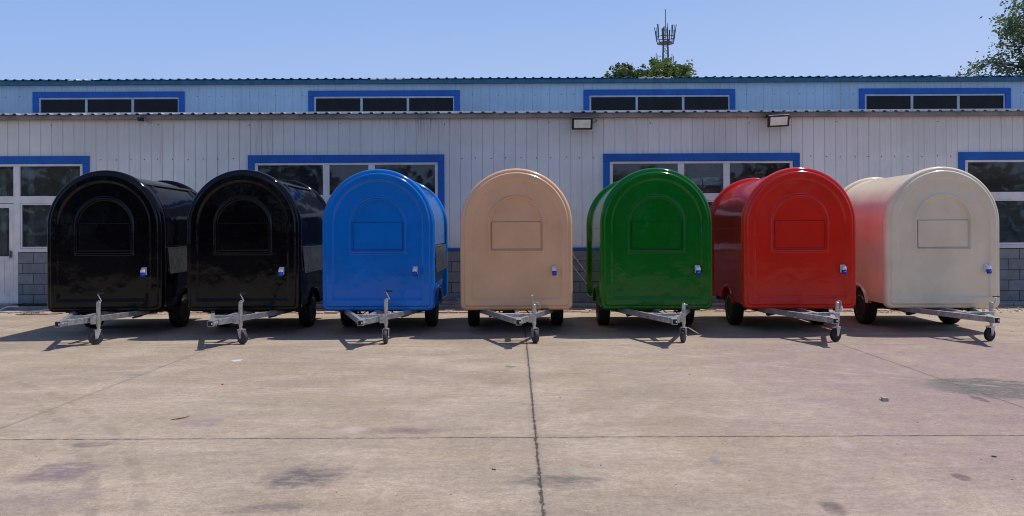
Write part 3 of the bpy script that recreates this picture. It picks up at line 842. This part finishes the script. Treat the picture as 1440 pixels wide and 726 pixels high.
# upper storey
uwins = []
for k in range(-2, 3):
    xc = (541-PX0)/SU+BAY*k; uwins.append((xc-106.5/SU, xc+106.5/SU))
UT = CAMZ+(PY0-127)/SU
uh = [(a+.02, b-.02, EZ+.30, UT-.02) for a, b in uwins]
ribbed('upper_wall', XL, XR, EZ+.30, UZ, DU, M['clad_up'], uh, screws=[(UT-.12, .33)])
sk = []
for pa, pb in ((92, 130), (515, 562), (892, 938), (1318, 1366)):
    sk.append(((pa-PX0)/SU, (pb-PX0)/SU))
rib_roof('upper_roof', XL-.2, XR+.2, DU-.2, UZ+.0, DU+9, UZ+.75, .2165, M['roof_blue'], .026, bld, sk, M['skylight'], lip=.012)
fs_ = MB(); fs_.box(XL, XR, DU-.15, DU-.02, UZ-.11, UZ-.012); W(fs_.build('eave_trim', M['roof_blue'], bld))
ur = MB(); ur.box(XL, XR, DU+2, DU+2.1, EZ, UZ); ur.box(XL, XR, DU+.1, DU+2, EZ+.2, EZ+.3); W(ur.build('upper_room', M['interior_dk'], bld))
for (a, b) in uwins:
    t_ = .14; tr = MB(); y = DU
    tr.box(a, b, y-.035, y+.03, UT-t_, UT); tr.box(a, a+t_, y-.035, y+.03, EZ+.32, UT-t_-.001); tr.box(b-t_, b, y-.035, y+.03, EZ+.32, UT-t_-.001)
    wo = W(tr.build('clerestory_window', M['trim'], bld, bevel=.006))
    fr = MB(); ga, gb = a+t_+.001, b-t_-.001; zt = UT-t_-.002; z0 = EZ+.34
    fr.box(ga, gb, y-.012, y+.05, zt-.045, zt)
    w3 = (gb-ga-.03)/3
    for j in range(4): fr.box(ga+w3*j, ga+w3*j+(.06 if 0 < j < 3 else .05), y-.010, y+.048, z0, zt-.046)
    fr.build('frame', M['alu'], wo, bevel=.004)
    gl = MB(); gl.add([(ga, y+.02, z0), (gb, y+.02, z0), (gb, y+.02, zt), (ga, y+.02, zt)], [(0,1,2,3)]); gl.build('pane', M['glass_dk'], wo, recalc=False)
# side and back walls closing the volume
sw = MB()
for xx in (XL, XR):
    sw.add([(xx, DW, 0), (xx, DU, 0), (xx, DU, EZ+.4), (xx, DW, EZ)], [(0,1,2,3)])
    sw.add([(xx, DU, 0), (xx, DU+9, 0), (xx, DU+9, UZ+.7), (xx, DU, UZ)], [(0,1,2,3)])
sw.add([(XL, DU+9, 0), (XR, DU+9, 0), (XR, DU+9, UZ+.7), (XL, DU+9, UZ+.7)], [(0,1,2,3)])
W(sw.build('side_walls', M['clad'], bld))
# kerb platform at the foot of the wall
kb = MB(); x = XL
while x < XR:
    l = random.uniform(1.6, 2.4); kb.box(x+.004, x+l-.004, DW-.40+random.uniform(-.01,.01), DW-.012, 0, .06+random.uniform(-.004,.004)); x += l
tag(kb.build('kerb', M['conc'], bevel=.01), None, None, kind='structure')
# strip of old broken paving bricks in front of it
bk = MB(); random.seed(3)
for row in range(3):
    x = -9.0
    while x < 7.4:
        l = random.uniform(.12, .26); yy = 13.98+row*.13
        if random.random() < .86:
            a = random.uniform(-.12, .12); h = random.uniform(.006, .03)
            bk.obox((x+l/2, yy+random.uniform(-.015,.015), h/2), (l/2*.93*math.cos(a), l/2*math.sin(a), 0), (-.055*math.sin(a), .055*math.cos(a), 0), (random.uniform(-.004,.004), random.uniform(-.004,.004), h/2))
        x += l
tag(bk.build('brick_path', M['brick'], bevel=.006), None, None, kind='structure')
# loose gravel and rubble along the kerb
gr = MB()
def stone(mb, x, y, r):
    vs = []
    bm = bmesh.new(); bmesh.ops.create_icosphere(bm, subdivisions=1, radius=1)
    sx, sy, sz = r*random.uniform(.7,1.4), r*random.uniform(.7,1.3), r*random.uniform(.35,.8)
    for v in bm.verts: vs.append((x+v.co.x*sx*random.uniform(.8,1.2), y+v.co.y*sy*random.uniform(.8,1.2), max(.0, sz*.5+v.co.z*sz)))
    mb.add(vs, [[q.index for q in f.verts] for f in bm.faces]); bm.free()
for i in range(1500):
    x = random.uniform(-11.5, 11.5); y = 14.62-abs(random.gauss(0, .22)); stone(gr, x, y, random.uniform(.008, .03))
for i in range(500):
    x = random.uniform(5.8, 11.5); y = random.uniform(13.6, 14.7); stone(gr, x, y, random.uniform(.006, .025))
tag(gr.build('gravel', M['stone']), 'loose stones and crumbs of brick along the foot of the kerb', 'gravel', kind='stuff')
# weed tuft
def weed(x, y, n, h, lab):
    mb = MB()
    for i in range(n):
        a = random.uniform(0, 6.28); r = random.uniform(.02, .16); hh = random.uniform(.3, 1)*h
        p = Vector((x+math.cos(a)*r, y+math.sin(a)*r*.6, 0)); q = p+Vector((math.cos(a)*.05, math.sin(a)*.05, hh)); s = Vector((-math.sin(a), math.cos(a), 0))*.009
        mb.add([p-s, p+s, q], [(0,1,2)])
        mb.add([q-s*1.5, q+s*1.5, q+Vector((math.cos(a)*.04, math.sin(a)*.04, -.01))], [(0,1,2)])
    tag(mb.build('weed', M['weed'], recalc=False), lab, 'weed', 'weeds by the kerb')
weed(-8.75, 14.02, 60, .06, 'small green weed on the ground below the white hose')
weed(-7.05, 14.1, 50, .06, 'small green weed under the leftmost black trailer')
# white hose snaking off the kerb
def ground_tube(name, pts, r, mat, lab, cat):
    P = [Vector(p) for p in pts]; out = []
    for i in range(len(P)-1):
        p0, p1, p2, p3 = P[max(i-1,0)], P[i], P[i+1], P[min(i+2,len(P)-1)]
        for j in range(8):
            t = j/8; out.append(.5*((2*p1)+(p2-p0)*t+(2*p0-5*p1+4*p2-p3)*t*t+(3*p1-p0-3*p2+p3)*t**3))
    out.append(P[-1]); mb = MB(); mb.tube(out, r, 10); return tag(mb.build(name, mat, smooth=60), lab, cat)
ground_tube('garden_hose', [(-9.42,14.68,.08),(-9.60,14.64,.08),(-9.66,14.5,.022),(-9.55,14.36,.018),(-9.25,14.33,.018),(-8.9,14.42,.018),(-8.68,14.6,.045),(-8.5,14.72,.08),(-8.25,14.75,.08),(-7.6,14.78,.08)], .018, M['hose'], 'white hose curling off the kerb beside the white door', 'hose')
# drain grille and junk at the doorway
mt = MB()
for j in range(5): mt.box(-9.55, -9.0, 14.93+j*.045, 14.955+j*.045, .064, .10)
mt.box(-9.6, -9.56, 14.92, 15.14, .064, .105); mt.box(-8.99, -8.95, 14.92, 15.14, .064, .105)
tag(mt.build('boot_scraper', M['under']), 'dark metal grille lying beside the white door step', 'grille')
# two pale poles leaning on the wall between the beige and the green trailer
for (q0, q1, lab) in (((793,341),(856,425),'pale pipe leaning on the wall behind the green trailer, the upper of two'), ((796,362),(846,427),'pale pipe leaning on the wall behind the green trailer, the lower of two')):
    a = at(*q0, 15.12); b = at(*q1, 14.85); b.z = .075
    mb = MB(); mb.tube([a, b], .011, 8); mb.tube([b+(a-b)*.0, b+(a-b)*.02], .014, 8)
    tag(mb.build('pipe', M['galv'], smooth=60), lab, 'pipe', 'pipes leaning on the wall')
for i, (px0, px1, z1, yy, lab) in enumerate(((622, 652, .12, 14.95, 'flat grey slab lying against the plinth behind the blue trailer'), (640, 665, .17, 15.05, 'small pale block on the kerb behind the beige trailer'))):
    mb = MB(); mb.box((px0-PX0)/F*yy, (px1-PX0)/F*yy, yy-.1, yy+.08, .062, z1); tag(mb.build('stone_block', M['conc'], bevel=.008), lab, 'block')
# roof-edge floodlights and the camera
def flood(px0, px1, py0, py1, lab, tilt):
    D = DW-.30; c = at((px0+px1)/2, (py0+py1)/2, D); w = (px1-px0)/F*D/2; h = (py1-py0)/F*D/2
    root = MB(); root.obox(c+Vector((0,.03,0)), (w,0,tilt*w), (0,.03,.010), (-tilt*h,-.3*h,h*.95))
    o = root.build('floodlight', M['black_pl'], None, bevel=.008); tag(o, lab, 'floodlight', 'floodlights under the eave')
    gl = MB(); n = Vector((0,-1,-.4)).normalized()
    gl.obox(c+Vector((0,-.003,-.012)), (w*.80,0,tilt*w*.80), (0,.004,.001), (-tilt*h*.7,-.21*h,h*.66)); gl.build('lamp_glass', M['lamp_glass'], o, bevel=.003)
    br = MB(); br.box(c.x-w*.9, c.x-w*.75, D+.02, DW+.0, c.z+h*.75, c.z+h*1.0); br.box(c.x+w*.75, c.x+w*.9, D+.02, DW+.0, c.z+h*.75, c.z+h*1.0); br.box(c.x-w*.9, c.x+w*.9, DW-.145, DW-.112, c.z+h*.78, c.z+h*1.18)
    br.tube([(c.x+w*.95, D+.06, c.z+h*.3), (c.x+w*1.3, DW-.1, c.z+h*.4), (c.x+w*1.6, DW-.02, c.z+h*.9)], .006, 6)
    br.build('bracket', M['black_pl'], o)
flood(805, 834, 165, 182, 'square floodlight under the eave above the gap between beige and green trailers', 0)
flood(1081, 1111, 161, 178, 'slightly tilted floodlight under the eave above the red trailer', .05)
c = at(198.5, 168, DW-.16)
cm = MB(); cm.obox(c, (.042,0,0), (0,.06,0), (0,0,.036)); cm.lathe([(0,.03),(.02,.03)], c+Vector((0,-.06,0)), (0,-1,0), 14)
o = cm.build('security_camera', M['black_pl'], None, bevel=.008); tag(o, 'small black security camera under the eave at the left', 'camera')
cm = MB(); cm.beam(c+Vector((0,.02,-.02)), Vector((c.x+.03, DW-.001, c.z-.06)), .02, .02); cm.lathe([(0,.04),(.015,.04)], (c.x+.03, DW-.001, c.z-.06), (0,-1,0), 14); cm.build('bracket', M['white_pl'], o)
cm = MB(); pts = [c+Vector((.04,.04,0))]
for i in range(1, 15): a = i*.35; pts.append(Vector((c.x+.10+.07*math.sin(a), DW-.02, c.z+.03-.09*(1-math.cos(a))*.5)))
cm.tube(pts, .004, 6); cm.build('cable', M['white_pl'], o)

# ------------------------------------------------------------------ litter on the yard
def gp(px, py): D = CAMZ*F/((py+.0044*(px-720))-PY0); return (px-PX0)/F*D, D
def blob(name, px, py, rx, ry, h, mat, lab, cat, n=14, rag=.25):
    x, y = gp(px, py); mb = MB(); rr = [1+random.uniform(-rag, rag) for _ in range(n)]
    L = []
    for (k, z) in ((1, 0.0005), (1, h*.6), (.8, h)):
        L.append([(x+rx*k*rr[i]*math.cos(2*math.pi*i/n), y+ry*k*rr[i]*math.sin(2*math.pi*i/n), z) for i in range(n)])
    mb.loops(L, True, True); tag(mb.build(name, mat, smooth=40), lab, cat)
blob('plaster_patch', 332, 507, .06, .08, .0015, M['chalk'], 'round white flat spot on the concrete before the second black trailer', 'scrap')
blob('metal_plate', 718, 516, .06, .035, .006, M['fascia'], 'small dark flat plate on the concrete before the beige trailer', 'plate')
blob('stone', 1243, 564, .03, .025, .03, M['stone'], 'lone pale stone on the concrete before the cream trailer', 'stone', 8)
blob('stone', 1237, 562, .012, .012, .012, M['paper'], 'tiny white chip beside the lone pale stone', 'stone', 7)
blob('bottle_cap', 312, 541, .011, .011, .008, simple('red_plastic', (.5,.02,.02), .4), 'tiny red bottle cap on the concrete at left', 'cap', 10, .02)
x, y = gp(253, 589); mb = MB(); mb.tube([(x-.055,y-.05,.004),(x-.02,y-.03,.006),(x,y-.015,.005),(x+.03,y+.03,.006),(x+.045,y+.06,.008)], [.002,.0035,.004,.003,.0015], 6); tag(mb.build('stick', M['wood']), 'short dark stick lying on the concrete at left', 'stick')
x, y = gp(693, 661); mb = MB(); mb.tube([(x-.01,y+.015,.004),(x-.008,y,.004),(x+.012,y-.002,.004)], .0028, 6); tag(mb.build('wire', M['wood']), 'tiny bent dark wire left of the middle joint', 'wire')
x, y = gp(1396, 643); mb = MB(); mb.tube([(x-.006,y+.012,.004),(x,y,.006),(x+.014,y-.006,.004)], .004, 6); tag(mb.build('leaf', M['wood']), 'tiny dark curled leaf on the pinkish concrete at right', 'leaf')
random.seed(21); gr = MB()
for i in range(150):
    y = random.uniform(3.7, 13.5); x = random.uniform(-.7, .7)*y; stone(gr, x, y, random.uniform(.002, .006)*(1+.04*y))
for i in range(45):   # crumbs in the middle joint
    y = random.uniform(3.7, 10); stone(gr, .137+random.gauss(0, .014), y, random.uniform(.002, .006))
tag(gr.build('grit', M['stone']), 'scattered grit on the concrete yard', 'grit', kind='stuff')

# ------------------------------------------------------------------ trees
def tree(name, loc, h, crown_c, crown_r, n_br, leaves, leaf, mat, lab, seed, fr=(.35,1.), trunk_r=.16, clump=.42, shell=.55, gap=0., ymax=None):
    rnd = random.Random(seed); root = empty(name, loc)
    tag(root, lab, 'tree')
    cc = Vector(crown_c); cr = Vector(crown_r)
    tb = MB(); top = Vector((rnd.uniform(-.3,.3), rnd.uniform(-.3,.3), h*.86))
    def trunk_at(t): return Vector((top.x*t*t, top.y*t*t, top.z*t))
    tb.tube([trunk_at(i/10) for i in range(11)], [trunk_r*(1-.85*i/10) for i in range(11)], 10)
    centres = []
    for b in range(n_br):
        # aim limbs at points spread through the crown's volume
        while True:
            d = Vector((rnd.uniform(-1,1), rnd.uniform(-1,1), rnd.uniform(-1,1)))
            if shell < d.length <= 1: break
        tgt = cc+Vector((d.x*cr.x, d.y*cr.y, d.z*cr.z))
        t0 = min(.93, max(.25, (tgt.z-.35*math.hypot(tgt.x, tgt.y))/top.z))
        p0 = trunk_at(t0); mid = p0.lerp(tgt, .5)+Vector((rnd.uniform(-.2,.2), rnd.uniform(-.2,.2), .12*(tgt-p0).length))
        rb = trunk_r*.34*(1-t0*.5)
        q = [p0.lerp(mid, s).lerp(mid.lerp(tgt, s), s) for s in (0, .25, .5, .75, 1)]
        tb.tube(q, [rb, rb*.8, rb*.55, rb*.35, rb*.15], 6)
        for s, sz in ((.55, .7), (.78, .85), (1., 1.)):
            c = p0.lerp(mid, s).lerp(mid.lerp(tgt, s), s)
            for k in range(3 if s > .6 else 2):
                cl = c+Vector((rnd.gauss(0,1), rnd.gauss(0,1), rnd.gauss(0,.8)))*clump*.9
                if gap and rnd.random() < gap: continue
                tb.tube([c, c.lerp(cl, .5)+Vector((0,0,.05)), cl], [rb*.25, rb*.15, rb*.08], 4, False)
                centres.append((cl, clump*sz*rnd.uniform(.6, 1.15)))
    tb.build('trunk', M['bark'], root, smooth=60, recalc=False)
    lf = MB(); per = max(1, leaves//max(1, len(centres)))
    for c, r in centres:
        for k in range(per):
            p = c+Vector((rnd.gauss(0,.5), rnd.gauss(0,.5), rnd.gauss(0,.42)))*r
            s = leaf*rnd.uniform(.6, 1.3)
            u = Vector((rnd.uniform(-1,1), rnd.uniform(-1,1), rnd.uniform(-.8,.4))).normalized()
            v = u.cross(Vector((rnd.uniform(-1,1), rnd.uniform(-1,1), rnd.uniform(-1,1)))).normalized()
            lf.add([p-u*s*.5, p+v*s*.28-u*s*.05, p+u*s*.5, p-v*s*.28-u*s*.05], [(0,1,2,3)])
    lf.build('crown', mat, root, recalc=False)
    return root
# main rounded tree in front of the tower and its narrower neighbours
D = 34.; s = F/D
def zt(py): return CAMZ+(PY0-py)/s
tree('broadleaf_tree', ((940-PX0)/s, D, 0), zt(80), (0,0,zt(117)), (.80,1.5,1.30), 55, 26000, .15, M['leaf'], 'round green tree showing above the roof, in front of the mast', 4, clump=.25, shell=.3)
for i, (px, py, rx, sd, lab) in enumerate(((906, 90, .46, 11, 'narrow treetop just left of the round tree'), (886, 93, .44, 12, 'narrow pointed treetop second left of the round tree'), (867, 99, .50, 13, 'small low treetop at the left end of the clump above the roof'), (965, 99, .40, 14, 'small treetop at the right edge of the clump above the roof'))):
    tree('poplar_tree', ((px-PX0)/s, D+random.uniform(-1,1), 0), zt(py)+.25, (0,0,zt(py)-.85), (rx,rx,1.15), 26, 6500, .14, M['leaf2'], lab, sd, clump=.17, shell=.2, trunk_r=.1)
# big loose tree at the right edge
D = 24.5; s = F/D
tree('broadleaf_tree', ((1500-PX0)/s, D, 0), 9.8, (0,0,7.1), (2.6,2.5,2.75), 92, 22000, .12, M['leaf3'], 'tall loose-leaved tree rising at the right edge of the photo', 38, clump=.34, shell=.3, gap=.34, trunk_r=.2)

# belt of trees across the yard, behind the photographer: it is what the glossy panels and panes reflect
rnd = random.Random(5); tb = MB()
for k in range(34):
    cx = -38+k*2.3+rnd.uniform(-.7,.7); cy = -13+rnd.uniform(-1.2,1.2); hh = rnd.uniform(4.6,7.4)
    for j in range(400):
        d = Vector((rnd.gauss(0,1), rnd.gauss(0,1), rnd.gauss(0,1))).normalized()*rnd.uniform(.5,1)
        p = Vector((cx+d.x*1.9, cy+d.y*1.7, hh*.5+d.z*hh*.5)); s_ = rnd.uniform(.3,.75)
        u = Vector((rnd.uniform(-1,1), rnd.uniform(-1,1), rnd.uniform(-1,1))).normalized(); v = u.cross(Vector((rnd.uniform(-1,1), rnd.uniform(-1,1), rnd.uniform(-1,1)))).normalized()
        tb.add([p-u*s_*.5, p+v*s_*.35, p+u*s_*.5, p-v*s_*.35], [(0,1,2,3)])
tag(tb.build('tree_belt', leaf_mat('belt_leaves', (.015,.03,.01), (.05,.07,.03)), recalc=False), 'dark belt of leafy trees across the yard from the trailers', 'trees', kind='stuff')

# ------------------------------------------------------------------ telecom mast
D = 120.; s = F/D
def pz(py): return CAMZ+(PY0+.0 - (py+.0044*(937-720)))/s
mx = (937-PX0)/s
root = empty('telecom_mast', (mx, D, 0)); tag(root, 'lattice telecom mast with panel antennas above the trees', 'mast')
lt = MB(); zt_ = pz(38); zb_ = 0
def hwid(z): return 1.1-(1.1-.28)*z/zt_
for sx, sy in ((-1,-1),(1,-1),(1,1),(-1,1)):
    lt.beam((sx*hwid(0), sy*hwid(0), 0), (sx*hwid(zt_), sy*hwid(zt_), zt_), .09, .09)
z = 0; k = 0
while z < zt_-.8:
    z2 = z+.8+.05*hwid(z); a, b = hwid(z), hwid(z2)
    for (u0, u1) in (((-1,-1),(1,-1)),((1,-1),(1,1)),((1,1),(-1,1)),((-1,1),(-1,-1))):
        p, q = ((u0, u1) if k % 2 else (u1, u0))
        lt.beam((p[0]*a, p[1]*a, z), (q[0]*b, q[1]*b, z2), .05, .05); lt.beam((u0[0]*b, u0[1]*b, z2), (u1[0]*b, u1[1]*b, z2), .045, .045)
    z = z2; k += 1
lt.build('lattice', M['towermet'], root)
pf = MB(); zp = pz(61)
for r_, zz in ((1.25, zp), (1.45, zp+.9)):
    n = 12
    for i in range(n):
        a0, a1 = 2*math.pi*i/n, 2*math.pi*(i+1)/n
        pf.beam((r_*math.cos(a0), r_*math.sin(a0), zz), (r_*math.cos(a1), r_*math.sin(a1), zz), .09, .09)
        if zz == zp: pf.beam((r_*math.cos(a0), r_*math.sin(a0), zz), (1.45*math.cos(a0), 1.45*math.sin(a0), zz+.9), .06, .06); pf.beam((0,0,zz), (r_*math.cos(a0), r_*math.sin(a0), zz), .08, .08)
pf.box(-.9,.9,-.9,.9,zp-.06,zp+.02)
pf.build('platform', M['towermet'], root)
for i in range(9):
    a = 2*math.pi*i/9+.3; r_ = 1.5+.12*(i % 2); an = MB(); zz = zp+.15+.25*(i % 3)
    c = Vector((r_*math.cos(a), r_*math.sin(a), zz+.85)); out = Vector((math.cos(a), math.sin(a), .0))
    tl = Vector((out.x*.13, out.y*.13, .9)); an.obox(c+tl*.35, out*.05, Vector((-out.y, out.x, 0))*.075, tl)
    an.beam(c-Vector((0,0,1.0))-out*.12, c+Vector((0,0,1.2))-out*.12, .06, .06)
    an.build('panel_antenna', M['towermet'], root)
rd = MB(); rd.beam((0,0,zt_-.2), (0,0,pz(13)), .1, .1); rd.beam((.35,0,zp+1), (.35,0,pz(33)), .09, .09); rd.build('lightning_rod', M['towermet'], root)
for dx, py in ((-1.45, 75), (-1.2, 78), (1.0, 76), (1.25, 79)):
    w_ = MB(); w_.beam((dx,0,pz(92)), (dx,0,pz(py)), .09, .09); w_.beam((dx,0,pz(90)), (0,0,pz(90)), .06, .06); w_.build('whip_antenna', M['towermet'], root)

# ------------------------------------------------------------------ sun, sky, camera
world = bpy.data.worlds.new('World'); SC.world = world; world.use_nodes = True
nt = world.node_tree; bg = nt.nodes['Background']
to_sun = Vector((.40, .19, 1.)).normalized()
elev = math.asin(to_sun.z); az = math.atan2(to_sun.x, to_sun.y)
sky = nt.nodes.new('ShaderNodeTexSky'); sky.sky_type = 'NISHITA'; sky.sun_disc = False
sky.sun_elevation = elev; sky.sun_rotation = az; sky.air_density = 1.0; sky.dust_density = .6; sky.ozone_density = 1.6
hs = nt.nodes.new('ShaderNodeMix'); hs.data_type = 'RGBA'; hs.blend_type = 'MULTIPLY'; hs.inputs[0].default_value = 1.
hs.inputs[7].default_value = (.95,.92,1.08,1)
nt.links.new(sky.outputs[0], hs.inputs[6])
# summer haze: the sky pales and brightens towards the horizon, with faint cirrus unevenness
TW = NT(nt); gv = nt.nodes.new('ShaderNodeTexCoord').outputs['Generated']; gx, gy, gz = TW.sep(gv)
hz = TW.ramp(TW.math('SUBTRACT', gz, TW.math('MULTIPLY', gx, .10)), .42, .04)
cn = TW.noise(TW.vec(gx, gy, TW.math('MULTIPLY', gz, 3.)), 1.6, 5, .55)
hz = TW.math('ADD', hz, TW.math('MULTIPLY', TW.math('SUBTRACT', cn, .5), .25), clamp=True)
haze = TW.mix(hz, (1.85,3.3,6.4), (3.7,4.75,7.2))
zen = TW.mix(1., hs.outputs[2], (.85,.85,.85), 'MULTIPLY')
fin = TW.mix(TW.ramp(gz, .62, .26), zen, haze)
nt.links.new(fin, bg.inputs['Color'])
bg.inputs['Strength'].default_value = .125
sl = bpy.data.lights.new('sun', 'SUN'); sl.energy = 3.6; sl.angle = R(.53); sl.color = (1., .95, .88)
so = bpy.data.objects.new('sun', sl); COL.objects.link(so); so.rotation_euler = to_sun.to_track_quat('Z', 'Y').to_euler(); so.location = (0, 0, 30)

cd = bpy.data.cameras.new('camera'); co = bpy.data.objects.new('camera', cd); COL.objects.link(co)
cd.sensor_width = 36; cd.lens = F/1440*36; cd.clip_end = 3000; cd.clip_start = .05
cd.shift_y = -(363-PY0)/1440; cd.shift_x = -(PX0-720)/1440
co.location = (0, 0, CAMZ); co.rotation_euler = (R(90), 0, 0)
co.rotation_euler = (Matrix.Rotation(R(90), 3, 'X') @ Matrix.Rotation(R(-.25), 3, 'Z')).to_euler()
SC.camera = co
SC.view_settings.view_transform = 'Standard'; SC.view_settings.look = 'None'; SC.view_settings.exposure = 0; SC.view_settings.gamma = 1
SC.render.engine = 'CYCLES'; SC.cycles.pixel_filter_type = 'BLACKMAN_HARRIS'; SC.cycles.filter_width = 1.05; SC.cycles.max_bounces = 8; SC.cycles.diffuse_bounces = 4; SC.cycles.glossy_bounces = 4; SC.cycles.transparent_max_bounces = 8
